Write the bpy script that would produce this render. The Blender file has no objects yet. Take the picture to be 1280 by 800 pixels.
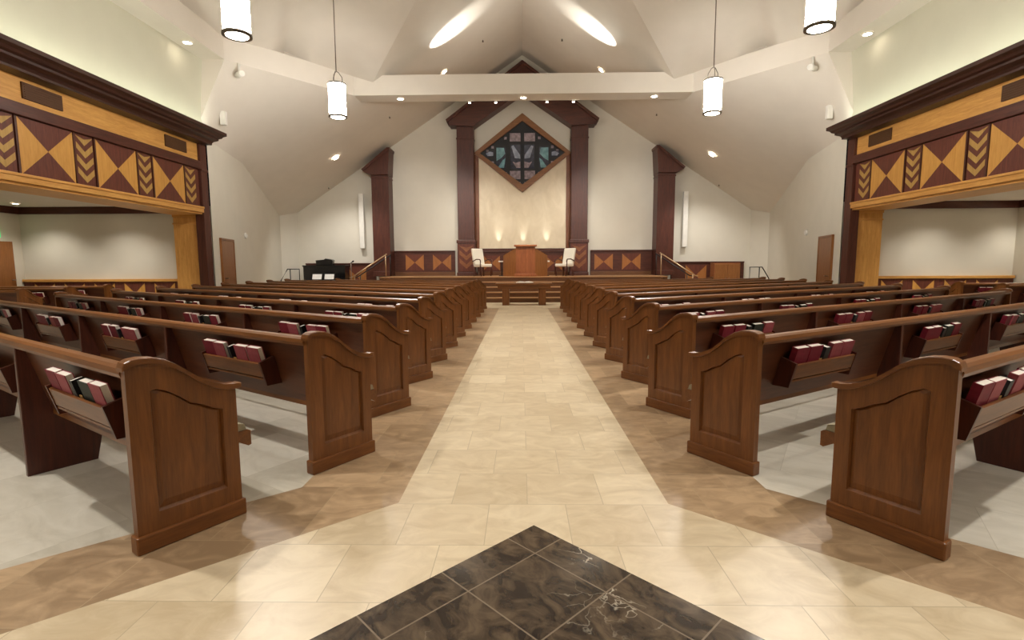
import bpy, bmesh, math, random
from math import sin, cos, radians, pi, sqrt
from mathutils import Vector, Matrix
random.seed(7)
SC = bpy.context.scene
COL = SC.collection

# ------------------------------------------------------------------ materials
def s2l(c):
    return tuple(((v/255)/12.92 if v/255 <= .04045 else ((v/255+.055)/1.055)**2.4) for v in c)

def new_mat(name, rough=.5, spec=.5):
    m = bpy.data.materials.new(name); m.use_nodes = True
    nt = m.node_tree; b = nt.nodes['Principled BSDF']
    b.inputs['Roughness'].default_value = rough
    b.inputs['Specular IOR Level'].default_value = spec
    return m, nt, b

def N(nt, t, **kw):
    n = nt.nodes.new(t)
    for k, v in kw.items():
        if k in n.inputs: n.inputs[k].default_value = v
        else: setattr(n, k, v)
    return n

def ramp(nt, stops):
    r = nt.nodes.new('ShaderNodeValToRGB')
    e = r.color_ramp.elements
    while len(e) < len(stops): e.new(.5)
    for i, (p, c) in enumerate(stops):
        e[i].position = p; e[i].color = (*c, 1)
    return r

def plain(name, rgb, rough=.5, spec=.5, metal=0., var=.06, scale=6):
    m, nt, b = new_mat(name, rough, spec)
    c = s2l(rgb)
    tc = N(nt, 'ShaderNodeTexCoord'); no = N(nt, 'ShaderNodeTexNoise', Scale=scale, Detail=4.)
    nt.links.new(tc.outputs['Object'], no.inputs['Vector'])
    r = ramp(nt, [(.3, tuple(v*(1-var) for v in c)), (.7, tuple(min(1, v*(1+var)) for v in c))])
    nt.links.new(no.outputs['Fac'], r.inputs['Fac']); nt.links.new(r.outputs['Color'], b.inputs['Base Color'])
    b.inputs['Metallic'].default_value = metal
    return m

def emis(name, rgb, strength):
    m, nt, b = new_mat(name, .4)
    b.inputs['Base Color'].default_value = (*s2l(rgb), 1)
    b.inputs['Emission Color'].default_value = (*s2l(rgb), 1)
    b.inputs['Emission Strength'].default_value = strength
    return m

def wood(name, dark, light, axis='x', rough=.38, spec=.4, scale=1.0):
    m, nt, b = new_mat(name, rough, spec)
    tc = N(nt, 'ShaderNodeTexCoord'); mp = N(nt, 'ShaderNodeMapping')
    k = {'x': (1.2, 14, 14), 'y': (14, 1.2, 14), 'z': (14, 14, 1.2)}[axis]
    mp.inputs['Scale'].default_value = tuple(v*scale for v in k)
    nt.links.new(tc.outputs['Object'], mp.inputs['Vector'])
    n1 = N(nt, 'ShaderNodeTexNoise', Scale=1.6, Detail=6., Roughness=.62, Distortion=.6)
    n2 = N(nt, 'ShaderNodeTexNoise', Scale=9., Detail=3., Roughness=.5)
    nt.links.new(mp.outputs['Vector'], n1.inputs['Vector']); nt.links.new(mp.outputs['Vector'], n2.inputs['Vector'])
    mx = N(nt, 'ShaderNodeMix', data_type='FLOAT'); mx.inputs[0].default_value = .3
    nt.links.new(n1.outputs['Fac'], mx.inputs[2]); nt.links.new(n2.outputs['Fac'], mx.inputs[3])
    d, l = s2l(dark), s2l(light)
    mid = tuple((a+b_)/2 for a, b_ in zip(d, l))
    r = ramp(nt, [(.32, d), (.5, mid), (.68, l)])
    nt.links.new(mx.outputs[0], r.inputs['Fac']); nt.links.new(r.outputs['Color'], b.inputs['Base Color'])
    bp = N(nt, 'ShaderNodeBump', Strength=.05); nt.links.new(n2.outputs['Fac'], bp.inputs['Height'])
    nt.links.new(bp.outputs['Normal'], b.inputs['Normal'])
    return m

def tile_mat(name, a, b_, grout, w, h, offset=.5, rot=0., shift=(0, 0), rough=.22, vein=None, tilevar=.5, mortar=.004, fig=(1.6, 4.2, 1), lohi=(.3, .7)):
    m, nt, b = new_mat(name, rough, .5)
    tc = N(nt, 'ShaderNodeTexCoord'); mp = N(nt, 'ShaderNodeMapping')
    mp.inputs['Rotation'].default_value = (0, 0, rot); mp.inputs['Location'].default_value = (*shift, 0)
    nt.links.new(tc.outputs['Object'], mp.inputs['Vector'])
    br = N(nt, 'ShaderNodeTexBrick'); br.offset = offset; br.squash = 1
    br.inputs['Scale'].default_value = 1; br.inputs['Brick Width'].default_value = w; br.inputs['Row Height'].default_value = h
    br.inputs['Mortar Size'].default_value = mortar; br.inputs['Mortar Smooth'].default_value = .1; br.inputs['Bias'].default_value = 0
    br.inputs['Color1'].default_value = (0, 0, 0, 1); br.inputs['Color2'].default_value = (1, 1, 1, 1); br.inputs['Mortar'].default_value = (.5, .5, .5, 1)
    nt.links.new(mp.outputs['Vector'], br.inputs['Vector'])
    # cloudy stone figure, shifted per tile
    sc = N(nt, 'ShaderNodeVectorMath', operation='SCALE'); sc.inputs['Scale'].default_value = 7.
    nt.links.new(br.outputs['Color'], sc.inputs[0])
    ad = N(nt, 'ShaderNodeVectorMath', operation='ADD')
    nt.links.new(mp.outputs['Vector'], ad.inputs[0]); nt.links.new(sc.outputs['Vector'], ad.inputs[1])
    st = N(nt, 'ShaderNodeMapping'); st.inputs['Scale'].default_value = fig
    nt.links.new(ad.outputs['Vector'], st.inputs['Vector'])
    n1 = N(nt, 'ShaderNodeTexNoise', Scale=1.3, Detail=8., Roughness=.6, Distortion=1.2)
    nt.links.new(st.outputs['Vector'], n1.inputs['Vector'])
    la, lb = s2l(a), s2l(b_)
    r = ramp(nt, [(lohi[0], la), (lohi[1], lb)])
    mixf = N(nt, 'ShaderNodeMix', data_type='FLOAT'); mixf.inputs[0].default_value = tilevar*.5
    bw = N(nt, 'ShaderNodeRGBToBW'); nt.links.new(br.outputs['Color'], bw.inputs[0])
    nt.links.new(n1.outputs['Fac'], mixf.inputs[2]); nt.links.new(bw.outputs[0], mixf.inputs[3])
    nt.links.new(mixf.outputs[0], r.inputs['Fac'])
    col = r.outputs['Color']
    if vein:
        vn = N(nt, 'ShaderNodeTexVoronoi', feature='DISTANCE_TO_EDGE', Scale=2.6)
        ds = N(nt, 'ShaderNodeTexNoise', Scale=3., Detail=5.)
        nt.links.new(ad.outputs['Vector'], ds.inputs['Vector'])
        a2 = N(nt, 'ShaderNodeVectorMath', operation='ADD')
        s2 = N(nt, 'ShaderNodeVectorMath', operation='SCALE'); s2.inputs['Scale'].default_value = .9
        nt.links.new(ds.outputs['Color'], s2.inputs[0])
        nt.links.new(ad.outputs['Vector'], a2.inputs[0]); nt.links.new(s2.outputs['Vector'], a2.inputs[1])
        nt.links.new(a2.outputs['Vector'], vn.inputs['Vector'])
        vr = ramp(nt, [(.0, (1, 1, 1)), (.013, (0, 0, 0))])
        nt.links.new(vn.outputs['Distance'], vr.inputs['Fac'])
        n5 = N(nt, 'ShaderNodeTexNoise', Scale=2.2, Detail=2.); nt.links.new(ad.outputs['Vector'], n5.inputs['Vector'])
        r5 = ramp(nt, [(.54, (0, 0, 0)), (.70, (1, 1, 1))]); nt.links.new(n5.outputs['Fac'], r5.inputs['Fac'])
        ml = N(nt, 'ShaderNodeMath', operation='MULTIPLY'); nt.links.new(vr.outputs['Color'], ml.inputs[0]); nt.links.new(r5.outputs['Color'], ml.inputs[1])
        mv = N(nt, 'ShaderNodeMix', data_type='RGBA')
        nt.links.new(ml.outputs[0], mv.inputs[0]); nt.links.new(col, mv.inputs[6]); mv.inputs[7].default_value = (*s2l(vein), 1)
        col = mv.outputs[2]
    mg = N(nt, 'ShaderNodeMix', data_type='RGBA')
    nt.links.new(br.outputs['Fac'], mg.inputs[0]); nt.links.new(col, mg.inputs[6]); mg.inputs[7].default_value = (*s2l(grout), 1)
    nt.links.new(mg.outputs[2], b.inputs['Base Color'])
    rr = ramp(nt, [(.3, (rough*.95,)*3), (.7, (rough*1.08,)*3)])
    nt.links.new(n1.outputs['Fac'], rr.inputs['Fac']); nt.links.new(rr.outputs['Color'], b.inputs['Roughness'])
    return m

M = {}
M['wall'] = plain('wall_paint', (216, 211, 198), .85, .2, var=.02, scale=2)
M['wall_green'] = plain('cove_tinted_wall', (198, 196, 178), .85, .2, var=.02, scale=2)  # greenish cast and lower level of the wall's light put into its colour
M['ceil'] = plain('ceiling_paint', (217, 210, 199), .9, .2, var=.02, scale=2)
M['white'] = plain('white_plastic', (225, 222, 214), .5)
for ax in 'xyz':
    M['pew_'+ax] = wood('pew_wood_'+ax, (92, 53, 24), (132, 82, 39), ax, .33, .45)
    M['dark_'+ax] = wood('dark_mahogany_'+ax, (58, 30, 23), (94, 50, 37), ax, .4, .4)
    M['oak_'+ax] = wood('golden_oak_'+ax, (184, 130, 64), (220, 168, 94), ax, .42, .35)
M['pewback'] = wood('pew_back_wood', (70, 36, 22), (104, 60, 36), 'x', .36, .4)
M['inlay_dark'] = wood('inlay_dark', (82, 44, 36), (112, 62, 48), 'z', .45, .3)
M['inlay_oak'] = wood('inlay_oak', (182, 130, 62), (210, 160, 84), 'z', .45, .3)
M['chev_oak'] = wood('chevron_oak', (160, 126, 66), (190, 154, 88), 'z', .45, .3)
M['cherry'] = wood('cherry_wood', (116, 66, 38), (154, 94, 58), 'z', .35, .45)
M['cherry_x'] = wood('cherry_wood_x', (128, 74, 44), (168, 108, 66), 'x', .35, .45)
M['door'] = wood('door_wood', (122, 76, 40), (152, 100, 54), 'z', .4, .4)
M['vent'] = plain('brown_vent', (84, 56, 34), .6, .3)
M['cushion'] = plain('grey_green_upholstery', (150, 142, 120), .95, .1, var=.12, scale=40)
M['red'] = plain('maroon_book_cloth', (118, 26, 44), .6, .3, var=.15, scale=30)
M['pink'] = plain('faded_red_book_cloth', (150, 70, 78), .6, .3, var=.15, scale=30)
M['black'] = plain('black_book_leather', (22, 20, 24), .5, .4)
M['green'] = plain('dark_green_book_cloth', (38, 44, 38), .6, .3)
M['page'] = plain('white_pages', (236, 228, 216), .8, .2, var=.05, scale=60)
M['card'] = plain('tan_card', (188, 150, 92), .8, .2)
M['metal'] = plain('bronze_metal', (120, 110, 100), .35, .5, metal=.9)
M['steel'] = plain('black_steel', (28, 27, 28), .4, .5, metal=.3)
M['brass'] = plain('pale_bronze_rail', (176, 150, 118), .35, .5, metal=.7)
M['piano'] = plain('black_lacquer', (14, 14, 16), .2, .6)
M['ivory'] = plain('ivory_keys', (230, 225, 210), .4)
M['paper'] = plain('white_paper', (236, 236, 234), .8, .2)
M['chair'] = plain('white_upholstery', (232, 226, 212), .9, .2, var=.03, scale=30)
M['shade'] = emis('lit_glass_shade', (255, 248, 238), 100.)
M['lamp'] = emis('lit_lamp', (255, 240, 220), 30.)
M['exit'] = emis('green_exit_sign', (40, 210, 120), 1.2)
M['lead'] = plain('black_lead', (18, 18, 24), .5, .4)
M['glass_pink'] = plain('pale_pink_glass', (146, 132, 140), .25, .5, var=.35, scale=9)
M['glass_blue'] = plain('blue_grey_glass', (140, 148, 168), .25, .5, var=.3, scale=7)
M['glass_teal'] = plain('teal_glass', (108, 152, 162), .25, .5, var=.3, scale=7)
M['glass_dark'] = plain('smoky_glass', (48, 50, 66), .25, .5, var=.4, scale=9)
M['cream_tile'] = tile_mat('cream_marble', (192, 173, 141), (217, 201, 171), (178, 162, 134), .415, .415, shift=(.03, .219), rough=.33, mortar=.0022, fig=(3.2, 5, 1), lohi=(.34, .66), tilevar=.4)
M['brown_tile'] = tile_mat('brown_marble', (146, 121, 92), (186, 158, 124), (172, 150, 118), .415, .6, shift=(.1, .1), rough=.36, tilevar=.45, mortar=.002, fig=(4, 7.5, 1), lohi=(.36, .66))
M['white_tile'] = tile_mat('pale_grey_marble', (190, 183, 166), (216, 210, 195), (188, 181, 164), .62, .62, shift=(0, .2), rough=.38, tilevar=.6, rot=.55, mortar=.002, fig=(2.2, 5, 1), lohi=(.34, .66))
M['dark_tile'] = tile_mat('dark_emperador_marble', (40, 31, 26), (92, 77, 60), (120, 106, 90), .39, .39, offset=0., rot=radians(45), rough=.13, vein=(206, 196, 176), tilevar=.12, mortar=.0035, fig=(5, 7, 1), lohi=(.38, .62))
M['panel_stone'] = tile_mat('cream_stone_panel', (206, 190, 160), (228, 214, 188), (206, 190, 160), 9., 9., rough=.4)
M['frame_wood'] = wood('window_frame_wood', (112, 72, 40), (142, 96, 56), 'x', .4, .4)
M['cornice_wood'] = wood('cornice_wood', (44, 25, 19), (68, 38, 28), 'y', .4, .4)
M['maroon_z'] = wood('dark_reddish_pew_wood', (58, 27, 20), (86, 42, 28), 'z', .36, .4)
M['casing'] = wood('casing_wood', (104, 62, 40), (134, 84, 56), 'z', .4, .35)
M['chevron_wood'] = wood('chevron_wood', (116, 70, 42), (146, 94, 58), 'x', .4, .4)
M['bow_wood'] = wood('bow_tie_wood', (138, 86, 44), (172, 114, 62), 'z', .4, .4)
M['step'] = wood('lit_step_wood', (160, 118, 80), (198, 154, 112), 'x', .3, .5)  # bright light on the treads painted in; the wood itself is medium toned
M['riser'] = wood('riser_wood', (84, 54, 33), (114, 76, 47), 'x', .4, .4)

# ------------------------------------------------------------------ geometry helpers
class MB:
    def __init__(s): s.bm = bmesh.new(); s.mats = []
    def mi(s, m):
        if m not in s.mats: s.mats.append(m)
        return s.mats.index(m)
    def poly(s, pts, m):
        f = s.bm.faces.new([s.bm.verts.new(p) for p in pts]); f.material_index = s.mi(m); return f
    def box(s, lo, hi, m, bevel=0., seg=2):
        x0, x1 = sorted((lo[0], hi[0])); y0, y1 = sorted((lo[1], hi[1])); z0, z1 = sorted((lo[2], hi[2]))
        v = [s.bm.verts.new(p) for p in ((x0,y0,z0),(x1,y0,z0),(x1,y1,z0),(x0,y1,z0),(x0,y0,z1),(x1,y0,z1),(x1,y1,z1),(x0,y1,z1))]
        k = s.mi(m); fs = []
        for q in ((0,3,2,1),(4,5,6,7),(0,1,5,4),(1,2,6,5),(2,3,7,6),(3,0,4,7)):
            f = s.bm.faces.new([v[i] for i in q]); f.material_index = k; fs.append(f)
        if bevel:
            es = {e for f in fs for e in f.edges}
            r = bmesh.ops.bevel(s.bm, geom=list(es), offset=bevel, segments=seg, affect='EDGES', profile=.5)
            for f in r['faces']: f.material_index = k
    def prism(s, pts, axis, a, b, m, bevel=0., seg=2, mcap=None):
        """extrude a 2-D outline along axis x, y or z between a and b"""
        def P(u, v, t): return {'x': (t, u, v), 'y': (u, t, v), 'z': (u, v, t)}[axis]
        A = [s.bm.verts.new(P(u, v, a)) for u, v in pts]; B = [s.bm.verts.new(P(u, v, b)) for u, v in pts]
        n = len(pts); k = s.mi(m); fs = []
        for i in range(n):
            fs.append(s.bm.faces.new((A[i], A[(i+1) % n], B[(i+1) % n], B[i])))
        c1 = s.bm.faces.new(list(reversed(A))); c2 = s.bm.faces.new(B)
        for f in fs + [c1, c2]: f.material_index = k
        if mcap: c1.material_index = c2.material_index = s.mi(mcap)
        if bevel:
            es = list(c1.edges)+list(c2.edges)
            bmesh.ops.bevel(s.bm, geom=es, offset=bevel, segments=seg, affect='EDGES', profile=.5)
    def cyl(s, c, r, z0, z1, m, n=24, r2=None):
        r2 = r if r2 is None else r2
        A = [s.bm.verts.new((c[0]+r*cos(2*pi*i/n), c[1]+r*sin(2*pi*i/n), z0)) for i in range(n)]
        B = [s.bm.verts.new((c[0]+r2*cos(2*pi*i/n), c[1]+r2*sin(2*pi*i/n), z1)) for i in range(n)]
        k = s.mi(m)
        for i in range(n):
            f = s.bm.faces.new((A[i], A[(i+1) % n], B[(i+1) % n], B[i])); f.material_index = k; f.smooth = True
        f = s.bm.faces.new(list(reversed(A))); f.material_index = k
        f = s.bm.faces.new(B); f.material_index = k
    def lathe(s, prof, m, c=(0, 0), n=28):
        rings = []
        for r, z in prof:
            rings.append([s.bm.verts.new((c[0]+r*cos(2*pi*i/n), c[1]+r*sin(2*pi*i/n), z)) for i in range(n)])
        k = s.mi(m)
        for a, b in zip(rings, rings[1:]):
            for i in range(n):
                f = s.bm.faces.new((a[i], a[(i+1) % n], b[(i+1) % n], b[i])); f.material_index = k; f.smooth = True
    def tube(s, pts, r, m, n=10):
        pts = [Vector(p) for p in pts]; rings = []
        for i, p in enumerate(pts):
            d = ((pts[i+1]-p) if i == 0 else (p-pts[i-1]) if i == len(pts)-1 else (pts[i+1]-p).normalized()+(p-pts[i-1]).normalized()).normalized()
            up = Vector((0, 0, 1)) if abs(d.z) < .95 else Vector((1, 0, 0))
            u = d.cross(up).normalized(); w = u.cross(d)
            rings.append([s.bm.verts.new(p+r*(cos(2*pi*j/n)*u+sin(2*pi*j/n)*w)) for j in range(n)])
        k = s.mi(m)
        for a, b in zip(rings, rings[1:]):
            for j in range(n):
                f = s.bm.faces.new((a[j], a[(j+1) % n], b[(j+1) % n], b[j])); f.material_index = k; f.smooth = True
        for q in (list(reversed(rings[0])), rings[-1]):
            f = s.bm.faces.new(q); f.material_index = k
    def build(s, name, parent=None, loc=None, fix=True):
        if fix: bmesh.ops.recalc_face_normals(s.bm, faces=s.bm.faces)
        me = bpy.data.meshes.new(name); s.bm.to_mesh(me); s.bm.free()
        for m in s.mats: me.materials.append(M[m])
        o = bpy.data.objects.new(name, me); COL.objects.link(o)
        if parent: o.parent = parent
        if loc: o.location = loc
        return o

def thing(name, label, cat, loc=(0, 0, 0), rz=0., group=None):
    o = bpy.data.objects.new(name, None); COL.objects.link(o); o.empty_display_size = .1
    o.location = loc; o.rotation_euler = (0, 0, rz)
    return tag(o, label, cat, group)
def tag(o, label, cat, group=None):
    o['label'] = label; o['category'] = cat
    if group: o['group'] = group
    return o
def struct(o): o['kind'] = 'structure'; return o
KIDS = {}
def copy_tree(o, parent=None, kids=None):
    c = o.copy(); COL.objects.link(c)
    if parent: c.parent = parent
    for ch in [k for k in list(o.children)]: copy_tree(ch, c)
    return c
ORD = ['nearest', 'second', 'third', 'fourth', 'fifth', 'sixth', 'seventh', 'eighth', 'ninth', 'tenth', 'eleventh', 'twelfth']
SIDE = {-1: 'left', 1: 'right'}

# ------------------------------------------------------------------ camera
def look():
    VX, VY, f, roll = 651.5, 331.5, 642., radians(.26)
    yaw, p = radians(1.05), radians(6.1)
    for _ in range(60):
        Fv = Vector((-sin(yaw)*cos(p), cos(yaw)*cos(p), -sin(p)))
        R0 = Vector((cos(yaw), sin(yaw), 0)); U0 = R0.cross(Fv)
        R = R0*cos(roll)-U0*sin(roll); U = R.cross(Fv)
        px = 640+f*R.y/Fv.y; py = 400-f*U.y/Fv.y
        yaw += (VX-px)/f; p += (py-VY)/f
    return R, U, Fv
R_, U_, F_ = look()
cam = bpy.data.cameras.new('camera'); cam.sensor_fit = 'HORIZONTAL'; cam.sensor_width = 36; cam.lens = 642/1280*36
cam.clip_start = .05; cam.clip_end = 200
co = bpy.data.objects.new('camera', cam); COL.objects.link(co)
co.matrix_world = Matrix(((R_.x, U_.x, -F_.x, -.06), (R_.y, U_.y, -F_.y, 0), (R_.z, U_.z, -F_.z, 1.30), (0, 0, 0, 1)))
SC.camera = co

# ------------------------------------------------------------------ floor
YB, YF = -5., 21.75
fl = MB()
def fpoly(pts, m): fl.poly([(x, y, 0) for x, y in pts], m)
k = .875
def cream_y(x): return 2.70-(x-.74)*k
def white_y(x): return cream_y(x)+.735
XW, XO = 1.36, 13.1
for s in (-1, 1):
    fpoly([(s*x, y) for x, y in ((.74, 2.70), (XW, cream_y(XW)), (XW, white_y(XW)), (XW, 15.6), (.74, 15.6))], 'brown_tile')
    xe = XW+(white_y(XW)-YB)/k; xc = .74+(2.70-YB)/k
    fpoly([(s*x, y) for x, y in ((XW, cream_y(XW)), (xc, YB), (xe, YB), (XW, white_y(XW)))], 'brown_tile')
    fpoly([(s*x, y) for x, y in ((XW, white_y(XW)), (xe, YB), (XO, YB), (XO, 16.5), (XW, 15.6))], 'white_tile')
    fpoly([(s*x, y) for x, y in ((0, 15.6), (.74, 15.6), (XW, 15.6), (XO, 16.5), (XO, YF), (0, YF))], 'cream_tile')
    fpoly([(s*x, y) for x, y in ((0, 2.46), (.74, 2.70), (.74, 15.6), (0, 15.6))], 'cream_tile')
    fpoly([(s*x, y) for x, y in ((0, 2.46), (2.6, -.14), (0, -2.74), (0, YB), (xc, YB), (XW, cream_y(XW)), (.74, 2.70))], 'cream_tile')
    fpoly([(s*x, y) for x, y in ((0, 2.46), (0, -2.74), (2.6, -.14))], 'dark_tile')
bmesh.ops.remove_doubles(fl.bm, verts=fl.bm.verts, dist=1e-4)
for f in fl.bm.faces:
    f.normal_update()
    if f.normal.z < 0: f.normal_flip()
struct(fl.build('floor', fix=False))

# ------------------------------------------------------------------ ceiling and walls
ZR, ZT = 6.40, 6.98            # ring soffit bottom / top
RS, G0 = .656, 9.73            # gable slope and ridge height
R1, R2 = (5.07, 16.0), (7.40, 13.2)
R1o, R2o = (5.07, 16.65), (7.98, 13.2)
def gz(x): return G0-RS*x
def sym(b, pts, m):
    for s in (-1, 1): b.poly([(s*x, y, z) for x, y, z in pts], m)
D = (9.45, YF); Cc = (9.77, 20.8); Bw = (8.70, 16.24); Aw = (7.99, 13.22)
P9 = (0, 9.9, 9.95); P11 = (0, 10.25, G0)
V0 = (4.5, 16.0, 6.778)
def smooth_patch(b, its, cuts=5):
    """subdivide and relax a patch so that its shallow folds read as soft plaster folds"""
    bmesh.ops.remove_doubles(b.bm, verts=b.bm.verts, dist=1e-4)
    bmesh.ops.triangulate(b.bm, faces=b.bm.faces)
    bmesh.ops.subdivide_edges(b.bm, edges=b.bm.edges, cuts=cuts, use_grid_fill=True)
    inner = [v for v in b.bm.verts if not v.is_boundary]
    for _ in range(its): bmesh.ops.smooth_vert(b.bm, verts=inner, factor=.5, use_axis_x=True, use_axis_y=True, use_axis_z=True)
    for f in b.bm.faces: f.smooth = True
cu = MB()
sym(cu, [(0, YF, G0), P11, V0, (5.07, 16.0, gz(5.07)), (5.07, YF, gz(5.07))], 'ceil')    # chancel gable above the beam
struct(cu.build('ceiling'))
for s in (-1, 1):
    lo = MB()
    def q_(*pts): lo.poly([(s*x, y, z) for x, y, z in pts], 'ceil')
    r1, r2, S_, A_, B_, C_, D_ = (*R1, gz(R1[0])), (*R2, ZR), (7.96, 13.0, 4.95), (*Aw, 4.5), (*Bw, 4.48), (*Cc, gz(Cc[0])), (*D, gz(D[0]))
    q_(r1, r2, B_); q_(r1, B_, C_); q_(r1, C_, D_, (5.07, YF, gz(5.07))); q_(r2, A_, B_); q_(r2, S_, A_)
    smooth_patch(lo, 14)
    struct(lo.build('ceiling_slope_'+SIDE[s]))
    t_ = MB(); t_.poly([(s*x, y, z) for x, y, z in ((*R2, ZR), (*R2o, ZR), (7.96, 13.0, 4.95))], 'ceil'); struct(t_.build('ceiling_corner_'+SIDE[s]))
    up = MB()
    def u_(*pts): up.poly([(s*x, y, z) for x, y, z in pts], 'ceil')
    def rl(t): return (R1[0]+(R2[0]-R1[0])*t, R1[1]+(R2[1]-R1[1])*t)
    T1, T2, Mm = rl(.365), rl(.665), rl(.52)
    edge = [P11, V0, (*R1, 6.95), (*T1, 6.98), (Mm[0]+.35, Mm[1]+.33, 7.24), (*T2, 6.98), (*R2, 6.92), (7.40, 12.5, 6.98), (7.80, 11.6, 7.30), (7.40, 10.5, 6.98), (7.40, 6.0, 6.95), (7.40, YB, 6.95), (0, YB, 9.95), P9]
    ctr = (3.3, 9.4, 8.62)
    for a, b in zip(edge, edge[1:]+edge[:1]): u_(a, b, ctr)
    smooth_patch(up, 10)
    Mx = (Mm[0]+.35, Mm[1]+.33)
    for a, m_, b, h_ in ((T1, Mx, T2, 7.24), ((7.40, 12.5), (7.80, 11.6), (7.40, 10.5), 7.30)):   # back of the small dormer-like gaps above the ring
        up.poly([(s*a[0], a[1], 6.98), (s*m_[0], m_[1], 6.98), (s*m_[0], m_[1], h_)], 'ceil')
        up.poly([(s*m_[0], m_[1], 6.98), (s*b[0], b[1], 6.98), (s*m_[0], m_[1], h_)], 'ceil')
    struct(up.build('ceiling_roof_'+SIDE[s]))

ri = MB()   # ring soffit: a box section that follows the octagon
path_in = [(-R2[0], YB), (-R2[0], R2[1]), (-R1[0], R1[1]), (R1[0], R1[1]), (R2[0], R2[1]), (R2[0], YB)]
path_out = [(-R2o[0], YB), (-R2o[0], R2o[1]), (-R1o[0], R1o[1]), (R1o[0], R1o[1]), (R2o[0], R2o[1]), (R2o[0], YB)]
for i in range(5):
    a, b, c, d = path_in[i], path_in[i+1], path_out[i+1], path_out[i]
    ri.poly([(*a, ZR), (*b, ZR), (*b, ZT), (*a, ZT)], 'ceil')
    if i not in (1, 3): ri.poly([(*d, ZR), (*c, ZR), (*b, ZR), (*a, ZR)], 'ceil')
    ri.poly([(*a, ZT), (*b, ZT), (*c, ZT), (*d, ZT)], 'ceil')
    if i == 2: ri.poly([(*d, ZR), (*c, ZR), (*c, ZT), (*d, ZT)], 'ceil')
bmesh.ops.remove_doubles(ri.bm, verts=ri.bm.verts, dist=1e-4)
struct(ri.build('ceiling_soffit_ring'))

wb = MB()   # gable wall behind the chancel
wb.poly([(-9.45, YF, 0), (9.45, YF, 0), (9.45, YF, gz(9.45)), (0, YF, G0), (-9.45, YF, gz(9.45))], 'wall')
struct(wb.build('wall_front'))
wk = MB(); wk.poly([(-13.2, YB, 0), (13.2, YB, 0), (13.2, YB, 10.4), (-13.2, YB, 10.4)], 'wall'); struct(wk.build('wall_back'))
ALC = {-1: 13.2, 1: 12.5}; ALC_Y, ALC_Z = 13.42, 2.86
def flare_x(y): return 7.99+(y-13.22)*(9.77-7.99)/(20.8-13.22)
for s in (-1, 1):
    w = MB(); ALC_X = ALC[s]
    # upper wall above the cornice, flared wall and corner
    w.poly([(s*7.96, YB, 4.42), (s*7.96, 13.2, 4.42), (s*7.96, 13.2, 4.5), (s*7.96, 13.0, 4.95), (s*7.96, 13.2, ZR), (s*7.96, YB, ZR)], 'wall_green')
    w.poly([(s*Aw[0], Aw[1], 0), (s*Cc[0], Cc[1], 0), (s*Cc[0], Cc[1], gz(Cc[0])), (s*Bw[0], Bw[1], 4.48), (s*Aw[0], Aw[1], 4.5)], 'wall')
    w.poly([(s*Cc[0], Cc[1], 0), (s*D[0], D[1], 0), (s*D[0], D[1], gz(D[0])), (s*Cc[0], Cc[1], gz(Cc[0]))], 'wall')
    # alcove shell
    w.poly([(s*8.1, ALC_Y, 0), (s*ALC_X, ALC_Y, 0), (s*ALC_X, ALC_Y, ALC_Z), (s*8.1, ALC_Y, ALC_Z)], 'wall')
    w.poly([(s*ALC_X, YB, 0), (s*ALC_X, ALC_Y, 0), (s*ALC_X, ALC_Y, ALC_Z), (s*ALC_X, YB, ALC_Z)], 'wall')
    struct(w.build('wall_'+SIDE[s]))
    c = MB(); c.poly([(s*8.3, YB, ALC_Z), (s*8.3, ALC_Y, ALC_Z), (s*ALC_X, ALC_Y, ALC_Z), (s*ALC_X, YB, ALC_Z)], 'ceil')
    struct(c.build('ceiling_'+SIDE[s]+'_alcove'))
    # crown strip round the alcove
    t = MB()
    t.box((s*8.85, ALC_Y-.06, 2.68), (s*ALC_X, ALC_Y, ALC_Z), 'dark_x')
    t.box((s*(ALC_X-.06), YB, 2.68), (s*ALC_X, ALC_Y-.06, ALC_Z), 'dark_y')
    struct(t.build('trim_%d' % (1 if s < 0 else 2)))

# ------------------------------------------------------------------ inlay helper
def bowtie(b, org, ux, uz, w, h, off, light='inlay_oak', dark='inlay_dark'):
    """flat inlay: light triangles left and right, dark ones above and below; org = lower left, off = outward offset"""
    o = Vector(org); X = Vector(ux)*w; Z = Vector(uz)*h; n = Vector(off)
    a, b1, c, d = o+n, o+X+n, o+X+Z+n, o+Z+n; m = o+X/2+Z/2+n
    for tri, mt in (((a, m, d), light), ((b1, c, m), light), ((a, b1, m), dark), ((d, m, c), dark)): b.poly(tri, mt)
def chevrons(b, org, ux, uz, w, h, off, n, light='chev_oak', flip=1):
    o = Vector(org)+Vector(off); X = Vector(ux)*w; Z = Vector(uz)
    st = h/n; th = st*.52; dp = w*.5
    for i in range(n):
        z = st*(i+.42)
        l = o+X*.04+Z*(z+dp*.55*flip); r = o+X*.96+Z*(z+dp*.55*flip); m = o+X*.5+Z*(z-dp*.25*flip)
        up = Z*th
        lim = lambda p: p if (p-o).dot(Z) <= h*.985 else p+Z*(h*.985-(p-o).dot(Z))
        b.poly([lim(l), m, lim(m+up), lim(l+up)], light); b.poly([m, lim(r), lim(r+up), lim(m+up)], light)

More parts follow.
